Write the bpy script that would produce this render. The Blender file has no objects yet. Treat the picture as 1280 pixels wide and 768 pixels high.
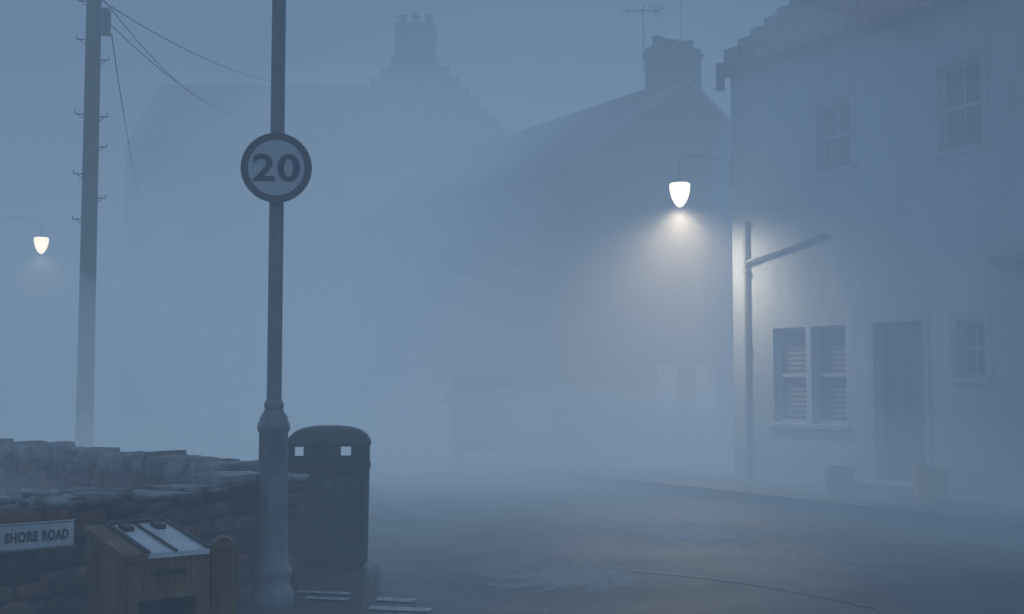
import bpy, bmesh, math, random
from mathutils import Vector, Matrix, Euler
random.seed(7)
scene=bpy.context.scene
scene.view_settings.view_transform='Standard'
scene.view_settings.look='None'
scene.view_settings.exposure=0
COL=scene.collection

# ---------------------------------------------------------------- helpers
def new_mat(name):
    m=bpy.data.materials.new(name); m.use_nodes=True
    nt=m.node_tree; b=nt.nodes['Principled BSDF']
    return m,nt,b
def mat(name,c1,c2=None,rough=.7,scale=3,stretch=(1,1,1),bump=0,bscale=40,metal=0,attr=False,rvar=0,spec=None):
    m,nt,b=new_mat(name); N=nt.nodes; L=nt.links
    b.inputs['Roughness'].default_value=rough; b.inputs['Metallic'].default_value=metal
    if spec is not None: b.inputs['Specular IOR Level'].default_value=spec
    tc=N.new('ShaderNodeTexCoord'); mp=N.new('ShaderNodeMapping'); mp.inputs['Scale'].default_value=stretch
    L.new(tc.outputs['Object'],mp.inputs['Vector'])
    c2=c2 or c1
    nz=N.new('ShaderNodeTexNoise'); nz.inputs['Scale'].default_value=scale; nz.inputs['Detail'].default_value=8; nz.inputs['Roughness'].default_value=.65
    L.new(mp.outputs[0],nz.inputs['Vector'])
    cr=N.new('ShaderNodeValToRGB'); cr.color_ramp.elements[0].position=.35; cr.color_ramp.elements[1].position=.68
    cr.color_ramp.elements[0].color=(*c1,1); cr.color_ramp.elements[1].color=(*c2,1)
    L.new(nz.outputs['Fac'],cr.inputs['Fac'])
    out=cr.outputs[0]
    if attr:
        at=N.new('ShaderNodeAttribute'); at.attribute_name='tone'
        mx=N.new('ShaderNodeMix'); mx.data_type='RGBA'; mx.blend_type='MULTIPLY'; mx.inputs['Factor'].default_value=1
        L.new(out,mx.inputs['A']); L.new(at.outputs['Color'],mx.inputs['B']); out=mx.outputs['Result']
    L.new(out,b.inputs['Base Color'])
    if rvar:
        mr=N.new('ShaderNodeMapRange'); mr.inputs['From Min'].default_value=.38; mr.inputs['From Max'].default_value=.62
        mr.inputs['To Min'].default_value=rough-rvar; mr.inputs['To Max'].default_value=rough+rvar
        n3=N.new('ShaderNodeTexNoise'); n3.inputs['Scale'].default_value=scale*.35; n3.inputs['Detail'].default_value=6; n3.inputs['Distortion'].default_value=.6
        L.new(mp.outputs[0],n3.inputs['Vector']); L.new(n3.outputs['Fac'],mr.inputs['Value']); L.new(mr.outputs[0],b.inputs['Roughness'])
    if bump:
        n2=N.new('ShaderNodeTexNoise'); n2.inputs['Scale'].default_value=bscale; n2.inputs['Detail'].default_value=5
        L.new(tc.outputs['Object'],n2.inputs['Vector'])
        bp=N.new('ShaderNodeBump'); bp.inputs['Strength'].default_value=bump; bp.inputs['Distance'].default_value=.02
        L.new(n2.outputs['Fac'],bp.inputs['Height']); L.new(bp.outputs[0],b.inputs['Normal'])
    return m

def obj_from(name,verts,faces,m=None,parent=None,loc=(0,0,0),rot=0,smooth=False):
    me=bpy.data.meshes.new(name); me.from_pydata([tuple(v) for v in verts],[],faces); me.update()
    o=bpy.data.objects.new(name,me); COL.objects.link(o)
    if m: me.materials.append(m)
    o.location=loc; o.rotation_euler=(0,0,rot)
    if parent: o.parent=parent
    if smooth:
        for p in me.polygons: p.use_smooth=True
    return o
def empty(name,loc,rot=0,label=None,cat=None,group=None):
    o=bpy.data.objects.new(name,None); COL.objects.link(o); o.location=loc; o.rotation_euler=(0,0,rot); o.empty_display_size=.2
    if label: tag(o,label,cat,group)
    return o
def tag(o,label,cat,group=None):
    o['label']=label; o['category']=cat
    if group: o['group']=group
class MB:
    """collects boxes / revolves / tubes into one mesh"""
    def __init__(s): s.v=[]; s.f=[]
    def add(s,v,f):
        n=len(s.v); s.v+= [Vector(p) for p in v]; s.f+=[tuple(i+n for i in q) for q in f]
    def box(s,x0,x1,y0,y1,z0,z1,bev=0):
        if bev<=0:
            v=[(x0,y0,z0),(x1,y0,z0),(x1,y1,z0),(x0,y1,z0),(x0,y0,z1),(x1,y0,z1),(x1,y1,z1),(x0,y1,z1)]
            s.add(v,[(0,3,2,1),(4,5,6,7),(0,1,5,4),(1,2,6,5),(2,3,7,6),(3,0,4,7)]); return
        bm=bmesh.new(); bmesh.ops.create_cube(bm,size=1)
        for q in bm.verts: q.co=Vector(((x0+x1)/2+q.co.x*(x1-x0),(y0+y1)/2+q.co.y*(y1-y0),(z0+z1)/2+q.co.z*(z1-z0)))
        bmesh.ops.bevel(bm,geom=bm.edges[:],offset=bev,segments=2,affect='EDGES',profile=.5)
        bm.verts.index_update(); s.add([q.co.copy() for q in bm.verts],[tuple(w.index for w in f.verts) for f in bm.faces]); bm.free()
    def rev(s,prof,seg=24,c=(0,0,0)):
        n=len(prof); v=[];f=[]
        for r,z in prof:
            for i in range(seg):
                a=2*math.pi*i/seg; v.append((c[0]+r*math.cos(a),c[1]+r*math.sin(a),c[2]+z))
        for j in range(n-1):
            for i in range(seg):
                k=(i+1)%seg; f.append((j*seg+i,j*seg+k,(j+1)*seg+k,(j+1)*seg+i))
        f.append(tuple(range(seg))[::-1]); f.append(tuple((n-1)*seg+i for i in range(seg)))
        s.add(v,f)
    def tube(s,pts,r,seg=8):
        pts=[Vector(p) for p in pts]; v=[];f=[]; n=len(pts)
        up=Vector((0,0,1))
        for j,p in enumerate(pts):
            t=(pts[min(j+1,n-1)]-pts[max(j-1,0)]).normalized()
            a=t.cross(up); 
            if a.length<1e-3: a=Vector((1,0,0))
            a.normalize(); b=t.cross(a).normalized()
            rr=r[j] if isinstance(r,(list,tuple)) else r
            for i in range(seg):
                w=2*math.pi*i/seg; v.append(p+a*math.cos(w)*rr+b*math.sin(w)*rr)
        for j in range(n-1):
            for i in range(seg):
                k=(i+1)%seg; f.append((j*seg+i,(j+1)*seg+i,(j+1)*seg+k,j*seg+k))
        f.append(tuple(range(seg))); f.append(tuple((n-1)*seg+i for i in range(seg))[::-1])
        s.add(v,f)
    def obj(s,name,m=None,parent=None,loc=(0,0,0),rot=0,smooth=False):
        o=obj_from(name,s.v,s.f,m,parent,loc,rot)
        if smooth:
            for p in o.data.polygons: p.use_smooth=True
            try: o.data.set_sharp_from_angle(angle=math.radians(40))
            except Exception: pass
        return o

# ---------------------------------------------------------------- materials
M_asphalt=mat('asphalt',(.013,.023,.033),(.020,.032,.044),rough=.38,scale=3.2,bump=.6,bscale=60,rvar=.06)
M_paving=mat('paving',(.06,.07,.08),(.10,.112,.125),rough=.5,scale=2.5,bump=.3,bscale=30,rvar=.12)
M_kerb=mat('kerbstone',(.09,.10,.11),(.14,.152,.165),rough=.6,scale=4,bump=.4,bscale=25)
M_ground=mat('earth',(.04,.045,.035),(.08,.08,.06),rough=.9,scale=1,bump=.5,bscale=10)
M_harl=mat('pale_render',(.235,.275,.31),(.385,.425,.45),rough=.85,scale=.8,stretch=(1,1,.3),bump=.5,bscale=45)
M_harl_grey=mat('grey_render',(.055,.052,.052),(.10,.097,.095),rough=.9,scale=1.2,bump=.5,bscale=30)
M_sand=mat('sandstone',(.08,.08,.08),(.14,.14,.135),rough=.9,scale=2,bump=.6,bscale=15)
M_trim=mat('stone_trim',(.19,.19,.185),(.29,.29,.275),rough=.8,scale=3,bump=.4,bscale=30)
M_surr=mat('window_surround',(.22,.255,.285),(.32,.36,.385),rough=.8,scale=3,bump=.4,bscale=30)
M_tile=mat('clay_pantile',(.24,.12,.10),(.46,.26,.21),rough=.7,scale=5,bump=.4,bscale=30)
M_slate=mat('slate',(.04,.044,.05),(.075,.08,.088),rough=.6,scale=3,bump=.5,bscale=14)
M_white=mat('white_paint',(.26,.30,.33),(.35,.39,.42),rough=.5,scale=4)
M_door=mat('door_paint',(.045,.06,.075),(.065,.08,.095),rough=.45,scale=3)
M_dark=mat('dark_room',(.12,.14,.16),(.15,.17,.19),rough=.9)
M_pipe=mat('pipe_paint',(.15,.17,.19),(.20,.22,.245),rough=.5,scale=6)
M_irons=mat('step_iron_metal',(.08,.09,.105),(.12,.135,.15),rough=.5,scale=6)
M_blind=mat('window_blind',(.24,.27,.29),(.32,.35,.37),rough=.8,scale=6)
M_stone=mat('rubble_stone',(.038,.020,.016),(.18,.10,.078),rough=.65,scale=9,bump=1.0,bscale=24,attr=True,rvar=.2)
M_cope=mat('coping_stone',(.09,.092,.095),(.33,.335,.34),rough=.45,scale=8,bump=1.0,bscale=20,attr=True,rvar=.2)
M_mortar=mat('mortar',(.024,.017,.015),(.06,.043,.038),rough=.95,scale=10,bump=.8,bscale=50)
M_wood=mat('weathered_wood',(.10,.060,.025),(.30,.19,.08),rough=.6,scale=5,stretch=(1.4,1.4,.25),bump=.6,bscale=30,rvar=.15)
M_woodgrain=mat('pole_timber',(.06,.06,.06),(.115,.11,.108),rough=.85,scale=6,stretch=(3,3,.3),bump=.6,bscale=30)
M_steel=mat('galvanised_paint',(.15,.175,.20),(.28,.31,.34),rough=.45,scale=7,stretch=(1,1,.35),bump=.3,bscale=22,rvar=.15)
M_iron=mat('cast_iron',(.10,.10,.105),(.18,.18,.185),rough=.55,scale=8,bump=.4,bscale=18)
M_bin=mat('bin_plastic',(.018,.036,.035),(.040,.064,.062),rough=.45,scale=5,bump=.2,bscale=40,rvar=.12)
M_black=mat('black_metal',(.012,.012,.014),(.025,.025,.028),rough=.45,scale=8)
M_lid=mat('lid_board',(.58,.62,.66),(.86,.88,.90),rough=.25,scale=6,bump=.3,bscale=12,rvar=.12)
M_signwhite=mat('sign_white',(.46,.51,.57),(.56,.61,.67),rough=.45,scale=4)
M_signred=mat('sign_red',(.105,.085,.115),(.13,.105,.14),rough=.45,scale=4)
M_signblack=mat('sign_black',(.02,.02,.022),(.03,.03,.032),rough=.5)
M_num=mat('sign_number',(.035,.045,.085),(.05,.06,.10),rough=.5)
M_plate=mat('plate_white',(.46,.48,.50),(.70,.73,.76),rough=.45,scale=9)
M_terra=mat('planter_clay',(.38,.22,.10),(.55,.36,.18),rough=.8,scale=6,bump=.3,bscale=30)
M_terra2=mat('planter_grey',(.27,.29,.30),(.36,.38,.39),rough=.8,scale=6,bump=.3,bscale=30)
M_leaf=mat('leaf',(.03,.05,.02),(.07,.10,.04),rough=.6,scale=20)
M_line=mat('road_paint',(.04,.045,.05),(.30,.31,.32),rough=.5,scale=7)
M_paleline=mat('pale_strip',(.16,.18,.20),(.72,.75,.78),rough=.4,scale=9)
M_van=mat('van_paint',(.17,.18,.19),(.20,.21,.22),rough=.5,scale=2)
M_tyre=mat('tyre_rubber',(.04,.043,.046),(.055,.058,.062),rough=.8)
def glass_mat():
    m,nt,b=new_mat('window_glass'); N=nt.nodes; L=nt.links
    b.inputs['Base Color'].default_value=(.02,.025,.03,1); b.inputs['Roughness'].default_value=.06
    tr=N.new('ShaderNodeBsdfTransparent'); mx=N.new('ShaderNodeMixShader'); mx.inputs[0].default_value=.35
    L.new(tr.outputs[0],mx.inputs[1]); L.new(b.outputs[0],mx.inputs[2]); L.new(mx.outputs[0],N['Material Output'].inputs['Surface'])
    return m
M_glass=glass_mat()
M_pane=mat('dark_pane',(.03,.036,.045),(.04,.046,.055),rough=.12)
def puddle_mat():
    m,nt,b=new_mat('puddle_water'); N=nt.nodes; L=nt.links
    b.inputs['Base Color'].default_value=(.03,.036,.044,1); b.inputs['Roughness'].default_value=.18
    tc=N.new('ShaderNodeTexCoord'); gr=N.new('ShaderNodeTexGradient'); gr.gradient_type='SPHERICAL'; L.new(tc.outputs['Object'],gr.inputs[0])
    nz=N.new('ShaderNodeTexNoise'); nz.inputs['Scale'].default_value=3.2; nz.inputs['Detail'].default_value=10; nz.inputs['Roughness'].default_value=.75; nz.inputs['Distortion'].default_value=1.6; L.new(tc.outputs['Object'],nz.inputs['Vector'])
    ad=N.new('ShaderNodeMath'); ad.operation='MULTIPLY_ADD'; L.new(nz.outputs['Fac'],ad.inputs[0]); ad.inputs[1].default_value=3.2; L.new(gr.outputs['Fac'],ad.inputs[2])
    mr=N.new('ShaderNodeMapRange'); mr.interpolation_type='SMOOTHSTEP'; mr.inputs['From Min'].default_value=1.65; mr.inputs['From Max'].default_value=2.45; mr.inputs['To Max'].default_value=.85; L.new(ad.outputs[0],mr.inputs['Value'])
    m2=N.new('ShaderNodeMath'); m2.operation='MULTIPLY'; L.new(mr.outputs[0],m2.inputs[0])
    m3=N.new('ShaderNodeMapRange'); m3.inputs['From Max'].default_value=.6; L.new(gr.outputs['Fac'],m3.inputs['Value']); L.new(m3.outputs[0],m2.inputs[1])
    tr=N.new('ShaderNodeBsdfTransparent'); mx=N.new('ShaderNodeMixShader'); L.new(m2.outputs[0],mx.inputs[0])
    L.new(tr.outputs[0],mx.inputs[1]); L.new(b.outputs[0],mx.inputs[2]); L.new(mx.outputs[0],N['Material Output'].inputs['Surface'])
    return m
M_puddle=puddle_mat()
m,nt,b=new_mat('lamp_glass'); M_lamp=m
b.inputs['Base Color'].default_value=(.9,.85,.75,1); b.inputs['Emission Color'].default_value=(1,.80,.56,1); b.inputs['Emission Strength'].default_value=6

def fog_mat(name,sig,colr,scat=0,g=.0):
    m=bpy.data.materials.new(name); m.use_nodes=True; nt=m.node_tree; N=nt.nodes; L=nt.links
    for n in list(N): 
        if n.type!='OUTPUT_MATERIAL': N.remove(n)
    out=[n for n in N if n.type=='OUTPUT_MATERIAL'][0]
    ab=N.new('ShaderNodeVolumeAbsorption'); ab.inputs['Color'].default_value=(0,0,0,1); ab.inputs['Density'].default_value=max(sig-scat,0)
    em=N.new('ShaderNodeEmission'); em.inputs['Color'].default_value=(*colr,1); em.inputs['Strength'].default_value=sig  # the fog itself glows; emission stands in for light scattered inside it
    ad=N.new('ShaderNodeAddShader'); L.new(ab.outputs[0],ad.inputs[0]); L.new(em.outputs[0],ad.inputs[1]); last=ad
    if scat>0:
        sc=N.new('ShaderNodeVolumeScatter'); sc.inputs['Density'].default_value=scat; sc.inputs['Anisotropy'].default_value=g
        a2=N.new('ShaderNodeAddShader'); L.new(last.outputs[0],a2.inputs[0]); L.new(sc.outputs[0],a2.inputs[1]); last=a2
    L.new(last.outputs[0],out.inputs['Volume'])
    return m

# ---------------------------------------------------------------- geometry frames
ANG=math.radians(-58.05)
e=Vector((math.cos(ANG),math.sin(ANG),0)); n=Vector((-math.sin(ANG),math.cos(ANG),0))
A=Vector((3.44,18.64,0))

# ---------------------------------------------------------------- setting
g=obj_from('ground',[(-700,-300,0),(700,-300,0),(700,900,0),(-700,900,0)],[(0,1,2,3)],M_ground); g['kind']='structure'
r=obj_from('road',[(-70,-40,.004),(28,-40,.004),(28,-1.49,.004),(-70,-1.49,.004)],[(0,1,2,3)],M_asphalt,loc=A,rot=ANG); r['kind']='structure'
mb=MB()
x=-45
while x<26:
    w=random.uniform(.55,.8)
    mb.box(x,x+w-.008,-1.35,-.68,0,.15-random.uniform(0,.003)); mb.box(x+.2,x+w+.192,-.672,.3,0,.15-random.uniform(0,.003)); x+=w
pv=mb.obj('pavement',M_paving,loc=A,rot=ANG); pv['kind']='structure'
mb=MB(); x=-45
while x<26:
    mb.box(x,x+.905,-1.49,-1.355,-.02,.148-random.uniform(0,.004),.012); x+=.915
kb=mb.obj('kerb',M_kerb,loc=A,rot=ANG); kb['kind']='structure'
PZ=.09
edge=[(-.85,-3),(-.95,2),(-1.05,6),(-1.12,8.2),(-1.16,9.2),(-1.2,10.0),(-1.4,10.7),(-1.9,11.5),(-2.7,12.6),(-4.0,14.1),(-6.0,16.2),(-12,21.3),(-20,28)]
inner=[(-9,-3),(-9,2),(-6,6),(-4,8.2),(-3.5,9.2),(-3.5,9.6),(-3.8,10),(-4.3,10.4),(-5,11.4),(-6,12.6),(-8,14.6),(-14,19.5),(-22,26)]
v=[(a,b_,PZ) for a,b_ in edge]+[(a,b_,PZ) for a,b_ in inner]
ne=len(edge); f=[(i,i+1,ne+i+1,ne+i) for i in range(ne-1)]
v+= [(a,b_,-.02) for a,b_ in edge]; f+=[(i,2*ne+i,2*ne+i+1,i+1) for i in range(ne-1)]
p2=obj_from('pavement',v,f,M_paving); p2['kind']='structure'
mb=MB()
def along(pts,step):
    out=[];
    for (a,b_) in zip(pts[:-1],pts[1:]):
        a=Vector((*a,0)); b_=Vector((*b_,0)); L_=(b_-a).length; k=max(1,round(L_/step))
        for i in range(k): out.append((a.lerp(b_,i/k),a.lerp(b_,(i+1)/k)))
    return out
for a,b_ in along(edge,.9):
    d=(b_-a).normalized(); s_=Vector((d.y,-d.x,0)); q=a+d*.005; w=b_-d*.005
    z0,z1=-.02,PZ+.005
    v=[q-s_*.01,w-s_*.01,w+s_*.13,q+s_*.13]; vt=[q-s_*.01,w-s_*.01,w+s_*.10,q+s_*.10]
    mb.add([(*c.xy,z0) for c in v]+[(*c.xy,z1) for c in vt],[(0,3,2,1),(4,5,6,7),(0,1,5,4),(1,2,6,5),(2,3,7,6),(3,0,4,7)])
k2=mb.obj('kerb',M_asphalt); k2['kind']='structure'

def sheet(name,pts,z,m,kind='structure'):
    o=obj_from(name,[(x_,y_,z) for x_,y_ in pts],[tuple(range(len(pts)))],m); o['kind']=kind; return o
def strip(name,pts,w,z,m):
    v=[];f=[]
    P=[Vector((*p,0)) for p in pts]
    for i,p in enumerate(P):
        t=(P[min(i+1,len(P)-1)]-P[max(i-1,0)]).normalized(); s_=Vector((-t.y,t.x,0))*w/2
        v+=[(*(p+s_).xy,z),(*(p-s_).xy,z)]
    for i in range(len(P)-1): f.append((2*i,2*i+1,2*i+3,2*i+2))
    o=obj_from(name,v,f,m); o['kind']='structure'; return o
strip('road_marking',[(1.0,10.35),(1.3,10.2),(1.6,9.98),(1.9,9.7)],.035,.012,M_line)
strip('road_marking',[(1.9,9.70),(2.2,9.3),(2.45,8.9),(2.6,8.6)],.03,.012,M_line)
for (cx,cy,l) in [(-1.36,8.72,.19),(-1.30,8.48,.15)]:
    sheet('pavement_pale_strip',[(cx-l,cy+.03),(cx+l,cy-.05),(cx+l+.02,cy+.05),(cx-l,cy+.12)],PZ+.012,M_paleline)  # pale strips laid just above the paving
for (cx,cy,l) in [(-.86,8.98,.14),(-.80,8.62,.22),(-.55,8.32,.24)]:
    sheet('road_marking',[(cx-l,cy-.03),(cx+l,cy-.12),(cx+l+.02,cy+.02),(cx-l,cy+.11)],.012,M_paleline)
def puddle(cx,cy,rx,ry,rot=0):
    o=obj_from('puddle',[(math.cos(t),math.sin(t),0) for t in [2*math.pi*i/40 for i in range(40)]],[tuple(range(40))],M_puddle,loc=(cx,cy,.008),rot=rot)
    o.scale=(rx,ry,1); o['kind']='structure'; return o
puddle(1.85,13.1,1.5,1.9,.3); puddle(.55,10.0,1.5,1.3,1.1)

# ---------------------------------------------------------------- house builder
def holed(mb,x0,x1,z0,z1,holes,depth,tf):
    xs=sorted({x0,x1,*[h[0] for h in holes],*[h[1] for h in holes]}); zs=sorted({z0,z1,*[h[2] for h in holes],*[h[3] for h in holes]})
    for i in range(len(xs)-1):
        for j in range(len(zs)-1):
            cx=(xs[i]+xs[i+1])/2; cz=(zs[j]+zs[j+1])/2
            if any(h[0]<cx<h[1] and h[2]<cz<h[3] for h in holes): continue
            mb.add([tf(xs[i],0,zs[j]),tf(xs[i+1],0,zs[j]),tf(xs[i+1],0,zs[j+1]),tf(xs[i],0,zs[j+1])],[(0,1,2,3)])
    for a,b_,c,d in holes:
        q=[(a,c),(b_,c),(b_,d),(a,d)]
        for i in range(4):
            p,w=q[i],q[(i+1)%4]
            mb.add([tf(p[0],0,p[1]),tf(p[0],depth,p[1]),tf(w[0],depth,w[1]),tf(w[0],0,w[1])],[(0,1,2,3)])
def window(parent,x0,x1,z0,z1,gable=None,detail=2,sill=True,blind=False,nv=1,surround=False,y=0.0,pale=False):
    """local x along wall, y inwards"""
    w=x1-x0; h=z1-z0; fr=.05
    mb=MB(); d0=.10; 
    mb.box(0,fr,d0,d0+.06,0,h); mb.box(w-fr,w,d0,d0+.06,0,h); mb.box(fr,w-fr,d0,d0+.06,0,fr); mb.box(fr,w-fr,d0,d0+.06,h-fr,h)
    mb.box(fr,w-fr,d0+.004,d0+.055,h/2-.022,h/2+.022)
    for i in range(nv):
        cx=w*(i+1)/(nv+1); mb.box(cx-.010,cx+.010,d0+.01,d0+.05,fr,h/2-.022); mb.box(cx-.010,cx+.010,d0+.01,d0+.05,h/2+.022,h-fr)
    if gable is None: loc=(x0,y,z0); rot=0
    else: loc=(gable,x0,z0); rot=math.pi/2
    o=mb.obj('window',M_plate if pale else (M_white if detail>1 else M_trim),parent,loc,rot)
    p=obj_from('pane',[(fr,d0+.03,fr),(w-fr,d0+.03,fr),(w-fr,d0+.03,h-fr),(fr,d0+.03,h-fr)],[(0,1,2,3)],M_plate if pale else (M_glass if detail>1 else M_pane),o)
    if detail>1:
        obj_from('dark_room_backing',[(0,.33,0),(w,.33,0),(w,.33,h),(0,.33,h)],[(0,1,2,3)],M_dark,o)  # flat backing sheet; its dark colour stands in for the unlit room
        mb=MB()
        if blind:
            k=int((h-.1)/.075)
            for i in range(k):
                zz=h-.06-i*.075
                mb.add([(fr,.17,zz-.032),(w-fr,.17,zz-.032),(w-fr,.19,zz+.034),(fr,.19,zz+.034)],[(0,1,2,3)])
            mb.obj('blind',M_blind,o)
        else:
            for sx in (0,1):
                cols=10; ww=w*.26; v=[];f=[]
                for i in range(cols+1):
                    xx=(fr+ww*i/cols) if sx==0 else (w-fr-ww*i/cols); yy=.2+.015*math.sin(i*2.1)
                    v+=[(xx,yy,.03),(xx,yy,h-.03)]
                for i in range(cols): f.append((2*i,2*i+2,2*i+3,2*i+1))
                mb.add(v,f)
            mb.obj('curtain',M_blind,o)
    if sill:
        mb=MB(); mb.box(-.08,w+.08,-.05,d0-.003,-.08,-.003,.008); mb.obj('sill',M_surr,o)
    if surround:
        mb=MB(); mb.box(-.10,-.002,-.012,.03,-.0,h+.10); mb.box(w+.002,w+.10,-.012,.03,0,h+.10); mb.box(-.002,w+.002,-.012,.03,h+.002,h+.10); mb.obj('surround',M_surr,o)
    return o
def roof_slope(mb,x0,x1,y0,z0,y1,z1,tile=True,row=.30,per=.21,amp=.028):
    """slope from eaves (y0,z0) to ridge (y1,z1)"""
    L_=math.hypot(y1-y0,z1-z0); nr=max(2,round(L_/row)); ny=-(z1-z0)/L_; nz=(y1-y0)/L_
    if nz<0: ny,nz=-ny,-nz
    nx=int((x1-x0)/(per/5)) if tile else 1
    xs=[x0+(x1-x0)*i/nx for i in range(nx+1)]
    for j in range(nr):
        rows=[]
        for (t,o_) in ((j/nr,.045),((j+1)/nr+.0005,.012)):
            rr=[]
            for x_ in xs:
                hh=o_+(amp*math.sin(2*math.pi*x_/per)+amp*.4*math.sin(4*math.pi*x_/per+.8) if tile else 0)
                rr.append((x_,y0+(y1-y0)*t+ny*hh,z0+(z1-z0)*t+nz*hh))
            rows.append(rr)
        lo=[(p[0],p[1]-ny*.03,p[2]-nz*.03) for p in rows[0]]
        v=lo+rows[0]+rows[1]; k=nx+1
        f=[(i,i+1,k+i+1,k+i) for i in range(nx)]+[(k+i,k+i+1,2*k+i+1,2*k+i) for i in range(nx)]
        mb.add(v,f)
def house(name,label,loc,rot,x0,x1,D,E,R,wallm,roofm,front=[],gab=[],tile=True,crow=(),skew=(),chim=[],detail=1,overhang=.18,trimm=None,doors=[]):
    H=empty(name,loc,rot,label,'house')
    mb=MB(); allh=[w[:4] for w in front]+[d[:4] for d in doors]
    holed(mb,x0,x1,0,E,allh,.16 if detail<2 else .34,lambda a,b_,c:(a,b_,c))
    gh=[w[:4] for w in gab]
    holed(mb,0,D,0,E,gh,.16,lambda a,b_,c:(x1-b_,a,c))
    mb.add([(x1,0,E),(x1,D,E),(x1,D/2,E+R)],[(0,1,2)])
    mb.add([(x0,0,0),(x0,D,0),(x0,D,E),(x0,D/2,E+R),(x0,0,E)],[(0,4,3,2,1)])
    mb.add([(x0,D,0),(x1,D,0),(x1,D,E),(x0,D,E)],[(0,3,2,1)])
    mb.obj('wall',wallm,H)
    mb=MB(); oy=overhang; k=R/(D/2)
    xa=x0+(.28 if 0 in crow or 0 in skew else -.08); xb=x1-(.28 if 1 in crow or 1 in skew else -.08)
    roof_slope(mb,xa,xb,-oy,E-oy*k+.03,D/2,E+R+.03,tile)
    roof_slope(mb,xa,xb,D+oy,E-oy*k+.03,D/2,E+R+.03,tile)
    mb.box(xa,xb,D/2-.1,D/2+.1,E+R+.03,E+R+.13,.03)
    rf=mb.obj('roof',roofm,H)
    for side in (0,1):
        xx0,xx1=(x0-.03,x0+.30) if side==0 else (x1-.30,x1+.03)
        if side in crow:
            mb=MB(); st=max(4,int((D/2)/.28)); 
            for i in range(st):
                ya=D/2*i/st-.12; yb=D/2*(i+1)/st-.12; zt=E+R*(i+1)/st+.08
                mb.box(xx0,xx1,ya+.002,yb+.08,zt-R/st-.22,zt,.015); mb.box(xx0,xx1,D-yb-.08,D-ya-.002,zt-R/st-.22,zt,.015)
            mb.obj('crowstep',trimm or M_trim,H)
        elif side in skew:
            mb=MB()
            if side==1: xx0=x1-.29; xx1=x1+.012
            for sg in (0,1):
                a=Vector((0,-.12 if sg==0 else D+.12,E-.03)); b_=Vector((0,D/2,E+R+.10))
                mb.add([(xx0,a.y,a.z-.08),(xx1,a.y,a.z-.08),(xx1,b_.y,b_.z-.08),(xx0,b_.y,b_.z-.08),(xx0,a.y,a.z+.05),(xx1,a.y,a.z+.05),(xx1,b_.y,b_.z+.05),(xx0,b_.y,b_.z+.05)],[(0,3,2,1),(4,5,6,7),(0,1,5,4),(1,2,6,5),(2,3,7,6),(3,0,4,7)])
            mb.obj('skew_coping',M_trim,H)
    for (cx,wx,wy,top,pots) in chim:
        mb=MB(); cy=D/2; base=E+R-.7
        mb.box(cx-wx/2,cx+wx/2,cy-wy/2,cy+wy/2,base,top-.22); mb.box(cx-wx/2-.04,cx+wx/2+.04,cy-wy/2-.04,cy+wy/2+.04,top-.22,top-.1,.02)
        mb.box(cx-wx/2,cx+wx/2,cy-wy/2,cy+wy/2,top-.1,top)
        c=mb.obj('chimney',wallm if detail<2 else M_sand,H)
        for i in range(pots):
            yy=cy+(i-(pots-1)/2)*wy/pots; ph=random.uniform(.30,.42) if pots<4 else random.uniform(.16,.24)
            mb=MB(); mb.rev([(.12,0),(.105,.06),(.095,ph-.08),(.12,ph-.06),(.12,ph),(.08,ph),(.08,ph-.1)],14,(cx,yy,top)); mb.obj('chimney_pot',M_sand,c,smooth=True)
    for w in front: window(H,*w[:4],detail=detail,**(w[4] if len(w)>4 else {}))
    for w in gab: window(H,*w[:4],gable=x1,detail=1,**(w[4] if len(w)>4 else {}))
    mb=MB(); mb.tube([(x0+.02,-oy-.05,E-oy*k-.02),(x1-.02,-oy-.05,E-oy*k-.02)],.055,10); mb.obj('gutter',M_irons,H)
    return H

# ---- near white house
doors=[(2.78,3.60,.31,2.42)]
HA=house('house','pale rendered house with pantile roof and crow-stepped gable by pavement',A,ANG,0,10,5.8,6.55,2.15,M_harl,M_tile,
 front=[(.86,1.52,1.03,2.42,dict(blind=True,nv=0,surround=False)),(1.62,2.27,1.03,2.42,dict(blind=True,nv=0)),(4.12,4.52,1.68,2.40,dict(surround=True)),
        (1.80,2.44,4.62,5.62,dict(surround=True)),(3.91,4.56,4.58,5.68,dict(surround=True)),(6.3,7.0,4.58,5.68,dict(surround=True)),(6.0,7.3,1.0,2.4,dict(blind=True))],
 crow=(0,1),detail=2,doors=doors,chim=[(9.6,.7,1.4,9.9,4)])
mb=MB(); mb.box(0,.72,0,.045,0,2.04)
for (a,b_,c,d) in [(.1,.33,.12,.8),(.39,.62,.12,.8),(.1,.33,.92,1.9),(.39,.62,.92,1.9)]: mb.box(a,b_,-.012,-.001,c,d,.004)
dr=mb.obj('door',M_door,HA,(2.83,.20,.32))
mb=MB(); mb.box(.62,.65,-.06,-.015,.98,1.12,.006); mb.obj('handle',M_steel,dr)
mb=MB(); mb.box(-.048,-.003,-.02,.06,0,2.095); mb.box(.723,.768,-.02,.06,0,2.095); mb.box(-.003,.723,-.02,.06,2.045,2.095); mb.obj('frame',M_door,dr)
mb=MB(); mb.box(2.70,2.775,-.015,.05,.16,2.50); mb.box(3.605,3.68,-.015,.05,.16,2.50); mb.box(2.775,3.605,-.015,.05,2.425,2.50); mb.obj('door_surround',M_surr,HA)
mb=MB(); mb.box(2.62,3.76,-.38,.3,.151,.305,.015); mb.obj('doorstep',M_trim,HA)
mb=MB(); mb.box(4.75,8.2,-.22,-.002,3.05,3.14,.01); mb.box(4.80,8.15,-.15,-.002,2.97,3.048); mb.obj('cornice',M_trim,HA)
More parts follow.
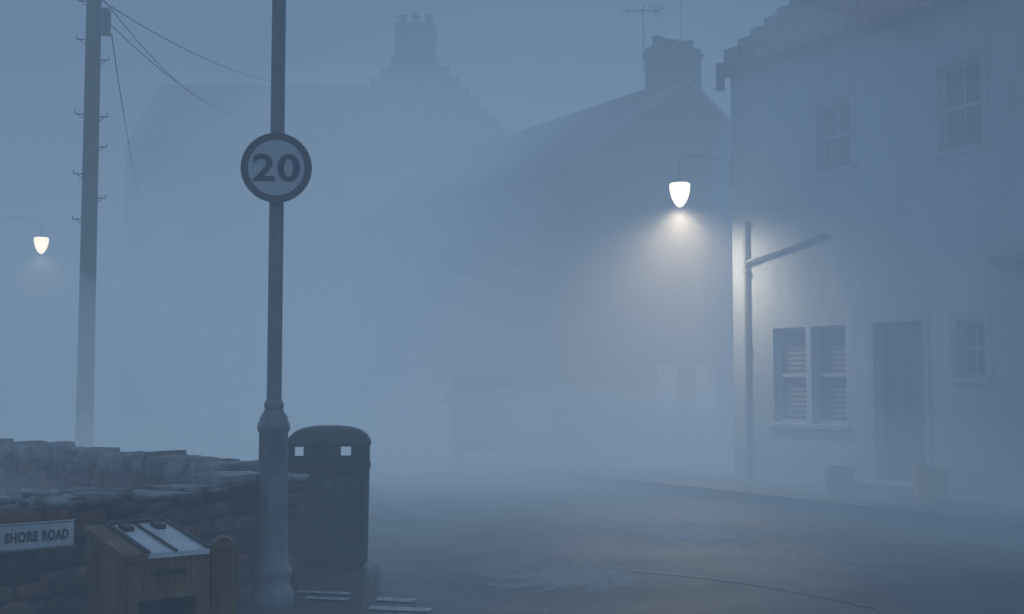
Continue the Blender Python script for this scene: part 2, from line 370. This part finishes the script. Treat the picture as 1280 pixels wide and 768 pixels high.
mb=MB(); mb.tube([(.36,-.06,.2),(.36,-.06,4.1)],.034,10); mb.tube([(.36,-.06,3.45),(.8,-.06,3.53),(1.4,-.06,3.62),(1.9,-.06,3.70),(1.98,.02,3.71)],.028,10)
for zz in (.9,2.2,3.3,4.0): mb.box(.31,.41,-.10,-.002,zz,zz+.04)
mb.obj('downpipe',M_pipe,HA,smooth=True)
mb=MB(); mb.tube([(-.06,-.16,6.2),(-.06,-.16,6.62)],.07,10); mb.obj('rainwater_head',M_irons,HA)
Bp=A+e*(-4.5)
HD=house('house','dark stone house with gable chimney and pale skew coping',Bp,ANG,-10,0,5.9,5.75,1.95,M_harl_grey,M_slate,
 front=[(-2.2,-1.3,3.9,5.1),(-4.6,-3.7,3.9,5.1),(-7,-6.1,3.9,5.1),(-2.3,-1.3,1.0,2.3),(-6.9,-5.9,1.0,2.3)],gab=[(2.1,2.7,1.0,2.0,dict(pale=True)),(3.1,3.7,1.0,2.0,dict(pale=True))],
 tile=False,skew=(1,0),chim=[(-.45,.6,1.0,8.5,5)])
mb=MB(); mb.tube([(-.75,2.42,8.0),(-.75,2.42,9.40)],.010,6); mb.tube([(-1.15,2.22,9.36),(-.35,2.55,9.22)],.009,5)
for i in range(6):
    t=i/5; xx=-1.13+.76*t; yy=2.23+.31*t; zz=9.356-.133*t; mb.tube([(xx,yy-.15,zz-.11),(xx,yy,zz),(xx,yy+.15,zz+.11)],.006,4)
for zz in (9.12,9.17,9.27,9.32): mb.tube([(-.38,2.36,zz),(-.38,2.72,zz)],.006,4)
mb.obj('antenna',M_irons,HD)
mb=MB(); mb.tube([(-.35,3.1,8.5),(-.35,3.1,9.6)],.008,6); mb.obj('antenna_mast',M_irons,HD)
HC=house('house','tall stone house with crow-stepped gable and central chimney stack',(-6.6,34,0),math.radians(-90),-12,0,7.6,7.4,3.8,M_sand,M_slate,
 front=[(-3,-2,4,5.4)],gab=[(1.6,2.5,4.6,6.0),(4.6,5.5,4.6,6.0),(1.6,2.5,1.2,2.7),(4.6,5.5,1.2,2.7)],tile=False,crow=(1,),chim=[(-.4,.8,1.15,12.0,3)],trimm=M_sand)
HB=house('house','long rendered house with slate roof beyond a stone wall',(-10.4,32,0),math.radians(1),0,5.8,6.5,7.9,2.45,M_harl_grey,M_slate,
 front=[(1,1.9,5.4,6.8),(4,4.9,5.4,6.8),(1,1.9,1.6,3),(4,4.9,1.6,3)],tile=False,skew=(0,),chim=[])
HE=house('house','low terraced house with slate roof closing the street',(-.5,42,0),math.radians(-8),0,13,7,6.6,3.0,M_harl_grey,M_slate,
 front=[(1.5,2.5,4.2,5.6),(5,6,4.2,5.6),(1.5,2.5,1,2.4)],tile=False,skew=(0,1),chim=[])

# ---------------------------------------------------------------- street lamps
M_arm=mat('lamp_bracket_hazed',(.20,.24,.28),(.28,.32,.36),rough=.6,scale=5)  # haze put into the colour: bracket and shade tinted like the fog
def street_lamp(loc,rot,label,arm=1.0,power=140,post=False,blend=1.0):
    """origin at the glass top centre; arm reaches along +x to the wall"""
    H=empty('street_lamp',loc,rot,label,'street lamp','lit street lamps with hanging glass bowls')
    mb=MB(); mb.rev([(.002,-.345),(.03,-.335),(.075,-.29),(.118,-.21),(.146,-.11),(.155,-.02),(.150,.008),(.13,.02)],32); mb.obj('lamp_glass',M_lamp,H,smooth=True)
    mb=MB(); mb.rev([(.134,.018),(.138,.026),(.11,.045),(.05,.065),(.025,.085),(.010,.10),(.010,.36)],32); mb.obj('lamp_shade',M_arm,H,smooth=True)
    mb=MB(); pts=[(0,0,.34),(0.02,0,.42),(.12,0,.47),(arm,0,.47)]; mb.tube(pts,.010,8)
    mb.tube([(arm,0,.12),(arm*.7,0,.2),(arm*.45,0,.34),(arm*.3,0,.46)],.006,8)
    if not post: mb.box(arm-.01,arm+.018,-.03,.03,.07,.52,.006)
    mb.obj('bracket',M_arm,H,smooth=False)
    if post:
        mb=MB(); zb=-loc[2]; mb.rev([(.13,zb),(.13,zb+.1),(.09,zb+.2),(.09,zb+1.1),(.06,zb+1.25),(.045,.8)],16,(arm,0,0)); mb.obj('post',M_iron,H,smooth=True)
    ld=bpy.data.lights.new('lamp_light','SPOT'); ld.energy=power; ld.color=(1,.83,.62); ld.spot_size=math.radians(178); ld.spot_blend=blend; ld.shadow_soft_size=.17
    lo=bpy.data.objects.new('lamp_light',ld); COL.objects.link(lo); lo.parent=H; lo.location=(0,0,-.365)
    return H
LP=A-n*1.05
street_lamp((LP.x,LP.y,4.62),ANG+math.pi/2,'lit glass bowl street lamp on iron bracket by house corner',arm=1.035,power=950)
street_lamp((-10.25,26,4.76),math.pi,'lit glass bowl street lamp on a post in fog',arm=1.8,power=600,post=True)

# ---------------------------------------------------------------- post with speed limit sign
PX,PY=-1.66,8.4
mb=MB(); mb.rev([(.15,-.03),(.15,.05),(.125,.08),(.12,.14),(.135,.17),(.135,.2),(.112,.24),(.104,.4),(.100,1.14),(.112,1.16),(.112,1.20),(.10,1.22),(.095,1.25),(.062,1.30),(.068,1.32),(.068,1.34),(.054,1.37)],32)
H=empty('metal_post',(PX,PY,PZ+.03),math.radians(20),'grey painted metal post with cast base on the pavement','post')
mb.obj('post_base',M_steel,H,smooth=True)
mb=MB(); mb.rev([(.052,1.36),(.050,3.5),(.043,7.5),(.02,7.52)],24); mb.obj('shaft',M_steel,H,smooth=True)
mb=MB(); mb.box(-.05,.05,-.106,-.1,.45,.85,.003) ; mb.obj('access_door',M_steel,H)
def disc(mb,r0,r1,y0,y1,seg=64):
    v=[];f=[]
    for i in range(seg):
        a=2*math.pi*i/seg; c,s_=math.cos(a),math.sin(a)
        v+=[(r0*c,y0,r0*s_),(r1*c,y0,r1*s_),(r1*c,y1,r1*s_),(r0*c,y1,r0*s_)]
    for i in range(seg):
        k=(i+1)%seg
        for q in range(4): f.append((4*i+q,4*i+(q+1)%4,4*k+(q+1)%4,4*k+q))
    mb.add(v,f)
def text(body,size,mt,parent,name,loc,offset=.0,sx=1,space=1.0,fit=None):
    cu=bpy.data.curves.new(name,'FONT'); cu.body=body; cu.size=size; cu.align_x='CENTER'; cu.align_y='CENTER'; cu.extrude=.0015; cu.offset=offset; cu.space_character=space
    to=bpy.data.objects.new(name+'_c',cu); COL.objects.link(to)
    dg=bpy.context.evaluated_depsgraph_get(); me=bpy.data.meshes.new_from_object(to.evaluated_get(dg))
    bpy.data.objects.remove(to); me.materials.clear(); me.materials.append(mt)
    xs=[v.co.x for v in me.vertices]; ys=[v.co.y for v in me.vertices]; cx=(min(xs)+max(xs))/2; cy=(min(ys)+max(ys))/2
    sy=1
    if fit: sx=fit[0]/(max(xs)-min(xs)); sy=fit[1]/(max(ys)-min(ys))
    for v in me.vertices: v.co=Vector(((v.co.x-cx)*sx,-v.co.z,(v.co.y-cy)*sy))
    o=bpy.data.objects.new(name,me); COL.objects.link(o); o.parent=parent; o.location=loc; return o
S=empty('speed_limit_sign',(PX+.01,PY-.075,3.11),math.radians(5),'round speed limit sign reading 20 clamped to a metal post','road sign')
mb=MB(); disc(mb,.001,.196,-.003,.002); mb.obj('sign_face',M_signwhite,S)
mb=MB(); disc(mb,.196,.238,-.004,.004); mb.obj('red_ring',M_signred,S)
mb=MB(); disc(mb,.001,.237,.0045,.008); mb.box(-.2,.2,.008,.02,-.1,-.06); mb.box(-.2,.2,.008,.02,.06,.1); disc(mb,.2385,.246,-.008,.012)
mb.box(-.065,.065,.01,.03,.055,.105);mb.box(-.065,.065,.01,.03,-.105,-.055); mb.obj('backing_plate',M_iron,S)
text('20',.262,M_num,S,'number',(0,-.006,0),offset=.005,space=1.08,fit=(.322,.195))

# ---------------------------------------------------------------- litter bin
BX,BY=-1.52,10.05
H=empty('litter_bin',(BX,BY,PZ),math.radians(8),'dark green litter bin with domed hood on the pavement','bin')
mb=MB(); mb.box(-.29,.29,-.22,.22,-.005,.05,.01); mb.obj('plinth',M_black,H)
def rrect(w,d,r,seg=5):
    pts=[]
    for cx,cy,a0 in [(w-r,d-r,0),(-(w-r),d-r,90),(-(w-r),-(d-r),180),(w-r,-(d-r),270)]:
        for i in range(seg+1):
            a=math.radians(a0+90*i/seg); pts.append((cx+r*math.cos(a),cy+r*math.sin(a)))
    return pts
def loft(mb,secs,capb=True,capt=True):
    v=[];f=[];k=len(secs[0][0])
    for pts,z in secs: v+=[(x_,y_,z) for x_,y_ in pts]
    for j in range(len(secs)-1):
        for i in range(k):
            q=(i+1)%k; f.append((j*k+i,j*k+q,(j+1)*k+q,(j+1)*k+i))
    if capb: f.append(tuple(range(k))[::-1])
    if capt: f.append(tuple((len(secs)-1)*k+i for i in range(k)))
    mb.add(v,f)
mb=MB(); loft(mb,[(rrect(.31,.235,.05),.05),(rrect(.32,.24,.05),.1),(rrect(.33,.25,.05),.82),(rrect(.34,.258,.05),.83),(rrect(.34,.258,.05),.86),(rrect(.30,.235,.05),.862)])
bd=mb.obj('body',M_bin,H,smooth=True)
mb=MB(); mb.box(-.25,.25,-.262,-.248,.12,.76,.005); mb.obj('door',M_bin,bd)
mb=MB(); mb.box(-.03,.03,-.275,-.262,.66,.70,.004); mb.obj('lock',M_iron,bd)
mb=MB()
for sy in (-.23,.23):
    for (a,b_) in [(-.33,-.292),(-.205,.095),(.180,.33)]: mb.box(a,b_,sy-.02,sy+.02,.855,1.025,.012)
    mb.box(-.292,-.205,sy-.018,sy+.018,.855,.90); mb.box(.095,.180,sy-.018,sy+.018,.855,.90); mb.box(-.292,-.205,sy-.018,sy+.018,1.0,1.025); mb.box(.095,.180,sy-.018,sy+.018,1.0,1.025)
mb.box(-.318,-.29,-.21,.21,.855,.94); mb.box(.29,.318,-.21,.21,.855,1.025)
mb.obj('hood_frame',M_bin,H)
mb=MB(); secs=[(rrect(.33,.252,.05),1.005),(rrect(.342,.26,.06),1.02)]
for i in range(9):
    t=math.radians(10*i); c=max(math.cos(t)**.8,.12); secs.append((rrect(.342*c,.26*c,.07*c+.0),1.03+.135*math.sin(t)))
loft(mb,secs); mb.obj('hood',M_bin,H,smooth=True)

# ---------------------------------------------------------------- rubble walls
def templates(seed0,nt_,cuts,rnd_hi,jit):
    T=[]
    for k in range(nt_):
        rnd=random.Random(seed0+k); bm=bmesh.new(); bmesh.ops.create_cube(bm,size=1)
        bmesh.ops.subdivide_edges(bm,edges=bm.edges[:],cuts=cuts,use_grid_fill=True)
        sk=[rnd.uniform(-.16,.16) for _ in range(4)]
        for v in bm.verts:
            p=v.co*2; sph=p.normalized()*1.13; t=rnd.uniform(.22,.34) if p.z<=0 else rnd_hi
            q=p.lerp(sph,t); q+=Vector((rnd.uniform(-1,1),rnd.uniform(-1,1),rnd.uniform(-1,1)))*jit
            q.z*=1+sk[0]*p.x; q.x+=sk[1]*p.z; q.z+=sk[2]*p.x; v.co=q*.5
        bm.verts.index_update(); T.append(([v.co.copy() for v in bm.verts],[tuple(w.index for w in f.verts) for f in bm.faces])); bm.free()
    return T
TPL=templates(100,14,3,.28,.075)
RTP=templates(300,12,4,.50,.085)
def build_wall(name,label,pts,th,zb,zt,cope,hs=(.06,.17),ls=(.09,.42)):
    P=[Vector((*p,0)) for p in pts]; V=[];F=[];C=[]
    def put(c,ax,ay,sx,sy,sz,tone,rz=0,tilt=0,T=None):
        v,f=random.choice(T or TPL); o=len(V)
        cr,sr=math.cos(tilt),math.sin(tilt); c2_,s2_=math.cos(rz),math.sin(rz); fl=random.choice((-1,1))
        for q in v:
            a,b_,z_=q.x*sx*fl,q.y*sy*fl,q.z*sz
            a,z_=a*cr-z_*sr,a*sr+z_*cr; a,b_=a*c2_-b_*s2_,a*s2_+b_*c2_
            V.append(c+ax*a+ay*b_+Vector((0,0,z_)))
        for q in f: F.append(tuple(i+o for i in q)); C.append(tone)
    core=MB()
    for a,b_ in zip(P[:-1],P[1:]):
        d=(b_-a); L_=d.length; d.normalize(); nn=Vector((-d.y,d.x,0))
        q=[a+nn*.04,b_+nn*.04,b_+nn*(th-.04),a+nn*(th-.04)]
        core.add([(*c.xy,zb-.05) for c in q]+[(*c.xy,zt-.02) for c in q],[(0,3,2,1),(4,5,6,7),(0,1,5,4),(1,2,6,5),(2,3,7,6),(3,0,4,7)])
        for face in (0,1):
            z=zb-.03
            while z<zt-.03:
                h=min(random.uniform(*hs),zt-z+.0); 
                if zt-(z+h)<.06: h=zt-z
                x_=-.03
                while x_<L_:
                    w=random.uniform(*ls)*random.choice((.7,1,1))
                    off=(.08+random.uniform(-.035,.02)) if face==0 else th-.08
                    t=random.uniform(.45,1.5); tint=random.choice([(1,1,1),(1.25,.8,.7),(.95,.92,.95),(1.35,.85,.7)])
                    hh=h*random.uniform(.82,1.18)
                    put(a+d*(x_+w/2)+nn*off+Vector((0,0,z+h/2+random.uniform(-.015,.015))),d,nn,w*1.0,.2,hh,(t*tint[0],t*tint[1],t*tint[2],1),rz=random.uniform(-.06,.06),tilt=random.uniform(-.10,.10))
                    x_+=w
                z+=h
    me=bpy.data.meshes.new(name); me.from_pydata(V,[],F); me.update(); me.materials.append(M_stone)
    at=me.color_attributes.new('tone','FLOAT_COLOR','CORNER')
    for p,c in zip(me.polygons,C):
        p.use_smooth=True
        for li in p.loop_indices: at.data[li].color=c
    o=bpy.data.objects.new(name,me); COL.objects.link(o); tag(o,label,'wall')
    core.obj('mortar_core',M_mortar,o)
    V.clear();F.clear();C.clear()
    for a,b_ in zip(P[:-1],P[1:]):
        d=(b_-a); L_=d.length; d.normalize(); nn=Vector((-d.y,d.x,0)); x_=-.05
        while x_<L_:
            t=random.uniform(.5,1.4)
            if cope=='flat':
                w=random.uniform(.18,.55); h=random.uniform(.03,.07)
                put(a+d*(x_+w/2)+nn*(th/2+random.uniform(-.04,.03))+Vector((0,0,zt+h/2-.012+random.uniform(0,.02))),d,nn,w*1.05,th+random.uniform(-.02,.12),h*1.15,(t,t,t,1),rz=random.uniform(-.1,.1),tilt=random.uniform(-.07,.07))
                if random.random()<.5:
                    put(a+d*(x_+w*.4)+nn*(th/2+random.uniform(-.06,.1))+Vector((0,0,zt+h+.015)),d,nn,w*.7,th*.7,.035,(t,t,t,1),rz=random.uniform(-.3,.3),tilt=random.uniform(-.05,.05))
            else:
                w=random.uniform(.14,.34); h=random.uniform(.11,.19)
                put(a+d*(x_+w/2)+nn*(th/2+random.uniform(-.04,.03))+Vector((0,0,zt+h/2-.03)),d,nn,w*1.08,th+random.uniform(-.04,.10),h*1.12,(t,t,t*1.03,1),rz=random.uniform(-.2,.2),tilt=random.uniform(-.25,.06),T=random.choice((RTP,RTP,TPL)))
            x_+=w*.98
    me=bpy.data.meshes.new('coping'); me.from_pydata(V,[],F); me.update(); me.materials.append(M_cope)
    at=me.color_attributes.new('tone','FLOAT_COLOR','CORNER')
    for p,c in zip(me.polygons,C):
        p.use_smooth=True
        for li in p.loop_indices: at.data[li].color=c
    k=bpy.data.objects.new('coping',me); COL.objects.link(k); k.parent=o
    return o
W0=[(-4.6,5.05),(-2.4,6.9),(-1.62,8.75)]
build_wall('stone_wall','low rubble stone wall with flat coping behind street sign',W0,.42,.1,.90,'flat')
W1=[(-1.62,9.18),(-3.3,11.3),(-4.6,12.8),(-6.8,14.6),(-14,19.8)]
build_wall('stone_wall','low rubble stone wall with rounded coping stones in fog',W1,.38,.1,.82,'upright')

# street name sign on the wall face
d=(Vector((-2.4,6.9,0))-Vector((-4.6,5.05,0))).normalized(); fn=Vector((d.y,-d.x,0))
c=Vector((-2.4,6.9,0))-d*.325+fn*.065
S=empty('street_name_sign',(c.x,c.y,.768),math.atan2(d.y,d.x),'white street name plate reading SHORE ROAD on a wall','sign')
mb=MB(); mb.box(-.214,.214,0,.012,-.075,.075,.004); mb.obj('plate',M_plate,S)
mb=MB(); 
for q in [(-.208,.208,.065,.069),(-.208,.208,-.069,-.065)]: mb.box(q[0],q[1],-.002,.001,q[2],q[3])
mb.box(-.212,-.208,-.002,.001,-.069,.069); mb.box(.208,.212,-.002,.001,-.069,.069); mb.obj('border',M_signblack,S)
text('SHORE',.098,M_signblack,S,'word',(-.079,-.003,0),offset=.0032,space=1.12,fit=(.176,.057))
text('ROAD',.098,M_signblack,S,'word',(.105,-.003,0),offset=.0032,space=1.12,fit=(.143,.057))

# ---------------------------------------------------------------- wooden box with sloping lid
a_=math.radians(38)
H=empty('wooden_bin',(-1.85,5.85,.12),a_,'weathered wooden bin with pale sloping lid and black straps','bin')
w_,d_=.40,.54
mb=MB()
def plank_face(mb,axis,length,z1a,z1b,off,skip=None):
    k=5
    for i in range(k):
        p0=length*i/k+.002; p1=length*(i+1)/k-.002
        za=z1a+(z1b-z1a)*p0/length; zb_=z1a+(z1b-z1a)*p1/length
        z0=-.03 if not skip else skip
        t=.018
        if axis=='x': v=[(p0,off,z0),(p1,off,z0),(p1,off+t,z0),(p0,off+t,z0),(p0,off,za),(p1,off,zb_),(p1,off+t,zb_),(p0,off+t,za)]
        else: v=[(off,p0,z0),(off+t,p0,z0),(off+t,p1,z0),(off,p1,z0),(off,p0,za),(off+t,p0,za),(off+t,p1,zb_),(off,p1,zb_)]
        mb.add(v,[(0,3,2,1),(4,5,6,7),(0,1,5,4),(1,2,6,5),(2,3,7,6),(3,0,4,7)])
zf,zk=.63,.71
plank_face(mb,'x',w_,zf,zf,0,skip=.47); plank_face(mb,'x',w_,zk,zk,d_-.018)
plank_face(mb,'y',d_,zf,zk,0.0-.0185); plank_face(mb,'y',d_,zf,zk,w_+.0005)
mb.box(0,.05,-.012,.03,-.03,.47); mb.box(w_-.05,w_,-.012,.03,-.03,.47); mb.box(.05,w_-.05,-.012,-.001,.43,.47)
mb.box(.0,w_,.03,d_-.03,.02,.04)
mb.obj('body',M_wood,H)
mb=MB(); mb.box(.02,w_-.02,.25,.27,.04,.62); mb.obj('inner_panel',M_black,H)
mb=MB()
def slab(mb,x0,x1,y0,y1,th,lift=0):
    z=lambda y_: zf+.002+(zk-zf)*y_/d_+lift
    mb.add([(x0,y0,z(y0)),(x1,y0,z(y0)),(x1,y1,z(y1)),(x0,y1,z(y1)),(x0,y0,z(y0)+th),(x1,y0,z(y0)+th),(x1,y1,z(y1)+th),(x0,y1,z(y1)+th)],[(0,3,2,1),(4,5,6,7),(0,1,5,4),(1,2,6,5),(2,3,7,6),(3,0,4,7)])
slab(mb,.09,w_+.01,-.015,d_+.01,.026); ld=mb.obj('lid',M_lid,H)
mb=MB(); slab(mb,-.03,.087,-.03,d_+.024,.03); mb.obj('lid_rail',M_wood,H)
mb=MB(); slab(mb,.078,.10,-.03,d_+.014,.012,.031); slab(mb,.225,.24,-.025,d_+.01,.008,.029); slab(mb,w_-.004,w_+.014,-.02,d_+.014,.010,.029); slab(mb,.10,w_-.01,d_-.02,d_+.002,.012,.0385)
for xx in (.13,.3): slab(mb,xx,xx+.05,.40,.50,.02,.0285)
mb.obj('strap',M_black,ld)
mb=MB(); mb.box(.13,.29,-.032,-.014,.55,.57,.004); mb.obj('handle',M_black,H)
H=empty('wooden_bollard',(-1.50,6.30,PZ),math.radians(15),'short weathered wooden bollard with arched top and recessed panel','bollard')
mb=MB(); v=[]; f=[]; prof=[(-.07,0),(.07,0),(.07,.63)]+[(.07*math.cos(t),.63+.09*math.sin(t)) for t in [math.pi*i/10 for i in range(1,10)]]+[(-.07,.63)]
k=len(prof); v=[(x_,-.07,z_) for x_,z_ in prof]+[(x_,.07,z_) for x_,z_ in prof]
f=[tuple(range(k)),tuple(range(2*k-1,k-1,-1))]+[(i,k+i,k+(i+1)%k,(i+1)%k) for i in range(k)]
mb.add(v,f); mb.obj('shaft',M_wood,H)
mb=MB(); prof=[(.058*math.cos(t),.61+.075*math.sin(t)) for t in [math.pi*i/10 for i in range(0,11)]]; inn=[(x_*.72,.61+(z_-.61)*.72) for x_,z_ in prof]
prof=[(.058,.1)]+prof+[(-.058,.1)]; inn=[(.042,.1)]+inn+[(-.042,.1)]
k=len(prof); v=[(x_,-.082,z_) for x_,z_ in prof+inn]+[(x_,-.0705,z_) for x_,z_ in prof+inn]
f=[(i,i+1,k+i+1,k+i) for i in range(k-1)]+[(i,2*k+i,2*k+i+1,i+1) for i in range(k-1)]+[(k+i,k+i+1,3*k+i+1,3*k+i) for i in range(k-1)]
mb.add(v,f); mb.obj('moulding',M_wood,H)

# ---------------------------------------------------------------- planters
def planter(s,rad,h,label,mt):
    p=A+e*s-n*.42
    H=empty('planter',(p.x,p.y,.15),0,label,'plant pot','planters beside the house door')
    mb=MB(); mb.rev([(rad*.78,0),(rad*.82,.03),(rad*.97,h-.1),(rad*1.05,h-.09),(rad*1.05,h),(rad*.92,h),(rad*.9,h-.06)],28); mb.obj('pot',mt,H,smooth=True)
    mb=MB(); mb.rev([(rad*.88,h-.07),(rad*.5,h-.055),(.01,h-.05)],20)
    for i in range(60):
        a=random.uniform(0,6.28); rr=random.uniform(0,rad*.8); b0=Vector((rr*math.cos(a),rr*math.sin(a),h-.06)); t=b0+Vector((math.cos(a)*.05,math.sin(a)*.05,random.uniform(.03,.09)))
        sd=Vector((-math.sin(a),math.cos(a),0))*.015; m2=(b0+t)/2
        mb.add([b0,m2+sd,t,m2-sd],[(0,1,2,3)])
    mb.obj('foliage',M_leaf,H)
planter(4.0,.22,.42,'pale tan clay planter with low foliage beside the house door',M_terra)
planter(2.5,.20,.34,'grey planter with low foliage under the ground floor window',M_terra2)

# ---------------------------------------------------------------- van parked in the fog
H=empty('parked_van',(-.2,22.4,0),math.radians(6),'pale panel van parked on the road, barely visible in fog','van')
prof=[(0,.35),(-.04,.7),(0,1.0),(.15,1.14),(.75,1.28),(1.2,1.75),(1.4,1.9),(1.8,1.98),(4.3,1.98),(4.45,1.8),(4.5,.35)]
def vw(z): return 1-(.05*max(0,z-1.0)+.22*max(0,z-1.7)**1.2)
mb=MB(); v=[];f=[]
ks=[-1,-.93,-.6,0,.6,.93,1]
for kx in ks:
    for (y_,z_) in prof:
        ax=abs(kx); dz=-(.16 if ax>.99 and z_>1.5 else (.06 if ax>.9 and z_>1.5 else 0)); dy=(.10 if ax>.99 else (.03 if ax>.9 else 0))*(1 if y_<2 else -1)
        v.append((kx*.88*vw(z_),y_+dy,z_+dz))
k=len(prof)
for j in range(len(ks)-1):
    for i in range(k): f.append((j*k+i,j*k+(i+1)%k,(j+1)*k+(i+1)%k,(j+1)*k+i))
f.append(tuple(range(k))[::-1]); f.append(tuple((len(ks)-1)*k+i for i in range(k)))
mb.add(v,f); mb.obj('body',M_van,H,smooth=True)
mb=MB(); mb.add([(-.68,.73,1.31),(.68,.73,1.31),(.62,1.17,1.76),(-.62,1.17,1.76)],[(0,1,2,3)]); mb.obj('windscreen',M_pane,H)
for sx in (-1,1):
    for yy in (.8,3.6):
        mb=MB(); vv=[]
        for xx in (.68,.87):
            for i in range(20):
                a=2*math.pi*i/20; vv.append((sx*xx,yy+.32*math.cos(a),.32+.32*math.sin(a)))
        ff=[(i,(i+1)%20,20+(i+1)%20,20+i) for i in range(20)]+[tuple(range(20)),tuple(range(20,40))]
        mb.add(vv,ff); mb.obj('wheel',M_tyre,H)
    mb=MB(); mb.box(sx*.66-.11,sx*.66+.11,-.07,.0,.74,.90,.03); mb.obj('headlight',M_trim,H)
    mb=MB(); mb.box(sx*.95-.07,sx*.95+.07,1.0,1.08,1.2,1.40,.03); mb.obj('wing_mirror',M_tyre,H)
mb=MB(); mb.box(-.82,.82,-.12,.02,.32,.55,.04); mb.obj('bumper',M_tyre,H)

# ---------------------------------------------------------------- utility pole and wires
UX,UY=-6.95,19.6
H=empty('utility_pole',(UX,UY,0),0,'tall timber utility pole with step irons and junction box','utility pole')
mb=MB(); mb.rev([(.145,-.1),(.13,3),(.118,8.9),(.05,8.95)],20); mb.obj('trunk',M_woodgrain,H,smooth=True)
for i,(zz,sd) in enumerate([(7.95,-1),(7.3,-1),(6.95,1),(6.05,-1),(6.0,1),(5.5,1),(5.05,-1),(4.65,1),(4.3,-1)]):
    mb=MB(); x0_=.11*sd; mb.tube([(x0_,0,zz),(x0_+.16*sd,-.02,zz),(x0_+.16*sd,-.02,zz+.06)],.011,6); mb.tube([(x0_,0,zz-.09),(x0_+.11*sd,-.02,zz-.005)],.007,5)
    mb.obj('step_iron',M_irons,H)
mb=MB(); mb.box(.11,.26,-.1,.1,7.38,7.82,.02); mb.obj('junction_box',M_irons,H)
mb=MB(); mb.box(-.45,.45,-.16,-.1,8.25,8.37,.01); mb.obj('crossarm',M_woodgrain,H)
def wire(a,b_,sag,label='thin black overhead wire strung from the utility pole'):
    a=Vector(a); b_=Vector(b_); pts=[a.lerp(b_,i/24)-Vector((0,0,sag*4*(i/24)*(1-i/24))) for i in range(25)]
    mb=MB(); mb.tube(pts,.010,6); o=mb.obj('overhead_wire',M_black); tag(o,label,'wire','overhead wires from the utility pole'); return o
wire((UX+.14,UY,7.95),(-5.2,33.9,10.1),.45); wire((UX+.14,UY,7.7),(-6.0,32.2,8.6),.55); wire((UX+.3,UY,7.4),(-9.6,31.8,5.6),.5)
wire((UX+.14,UY,8.0),(-7.5,32.1,8.8),.35)
wire((UX,UY,8.3),(-14,5,8.2),.4)

# ---------------------------------------------------------------- fog volumes
def fogbox(name,x0,x1,y0,y1,z0,z1,m):
    mb=MB(); mb.box(x0,x1,y0,y1,z0,z1); o=mb.obj(name,m); o['kind']='structure'; return o
def fogell(name,c,r,m,rot=(0,0,0)):
    bm=bmesh.new(); bmesh.ops.create_uvsphere(bm,u_segments=128,v_segments=64,radius=1)
    me=bpy.data.meshes.new(name); bm.to_mesh(me); bm.free(); me.materials.append(m)
    o=bpy.data.objects.new(name,me); COL.objects.link(o); o.location=c; o.scale=r; o['kind']='structure'
    o.rotation_euler=[math.radians(a) for a in rot]
    for p in me.polygons: p.use_smooth=True
    return o
BASE=(.141,.228,.354)
fogbox('fog',-260,260,-80,430,-.5,32,fog_mat('fog_air',.030,BASE))
fogell('fog_bank',(-11,38,1),(22,17,18),fog_mat('fog_bank_high',.050,(.154,.244,.372)))
low=(.222,.320,.432)
fogell('fog_bank',(-3,33,-1),(30,16.5,10.5),fog_mat('fog_bank_upper',.034,low),rot=(0,5,0))
fogell('fog_bank',(-3,31,-2),(26,14.5,9.0),fog_mat('fog_bank_low',.035,low),rot=(0,-4,0))
fogell('fog_bank',(-3,30,-1),(18,12.0,5.5),fog_mat('fog_bank_road',.050,low))
fogell('fog_bank',(-5.5,26,5.5),(6,3.0,2.8),fog_mat('fog_wisp',.10,(.180,.272,.394)),rot=(0,-15,0))
fogell('fog_bank',(1.5,20.5,0),(13,11,1.55),fog_mat('fog_bank_ground',.060,(.20,.288,.395)))
fogell('fog_bank',(-12.5,18,0),(8.5,8,4.6),fog_mat('fog_bank_wall',.13,(.176,.268,.388)))
fogell('fog_bank',(11.5,16,3),(8.8,12,9.5),fog_mat('fog_bank_house',.066,(.126,.214,.342)))
fogell('fog_bank',(LP.x-1.0,LP.y+.2,2.9),(7.4,6.2,4.4),fog_mat('fog_bank_lamp',.072,(.09,.14,.21),scat=.064))
fogell('fog_bank',(-10.25,26,4.2),(3.4,3.0,2.8),fog_mat('fog_bank_lamp_far',.06,(.13,.20,.29),scat=.045))

# ---------------------------------------------------------------- world, sun, camera
w=bpy.data.worlds.new('World'); scene.world=w; w.use_nodes=True; nt=w.node_tree
sky=nt.nodes.new('ShaderNodeTexSky'); sky.sky_type='NISHITA'; sky.sun_disc=False
sky.sun_elevation=math.radians(3); sky.sun_rotation=math.radians(200); sky.dust_density=2; sky.ozone_density=4
bg=nt.nodes['Background']; bg.inputs['Strength'].default_value=.05; nt.links.new(sky.outputs[0],bg.inputs['Color'])
sd=bpy.data.lights.new('sun','SUN'); sd.energy=.30; sd.angle=math.radians(40); sd.color=(.97,.97,1.0)
so=bpy.data.objects.new('sun',sd); COL.objects.link(so); so.rotation_euler=(math.radians(35),0,math.radians(20))
cd=bpy.data.cameras.new('camera'); cam=bpy.data.objects.new('camera',cd); COL.objects.link(cam); scene.camera=cam
cd.sensor_width=36; cd.lens=42.2; cd.clip_end=2000; cd.clip_start=.05
cam.location=(0,0,1.6); cam.rotation_euler=(math.radians(90+3.66),0,0)
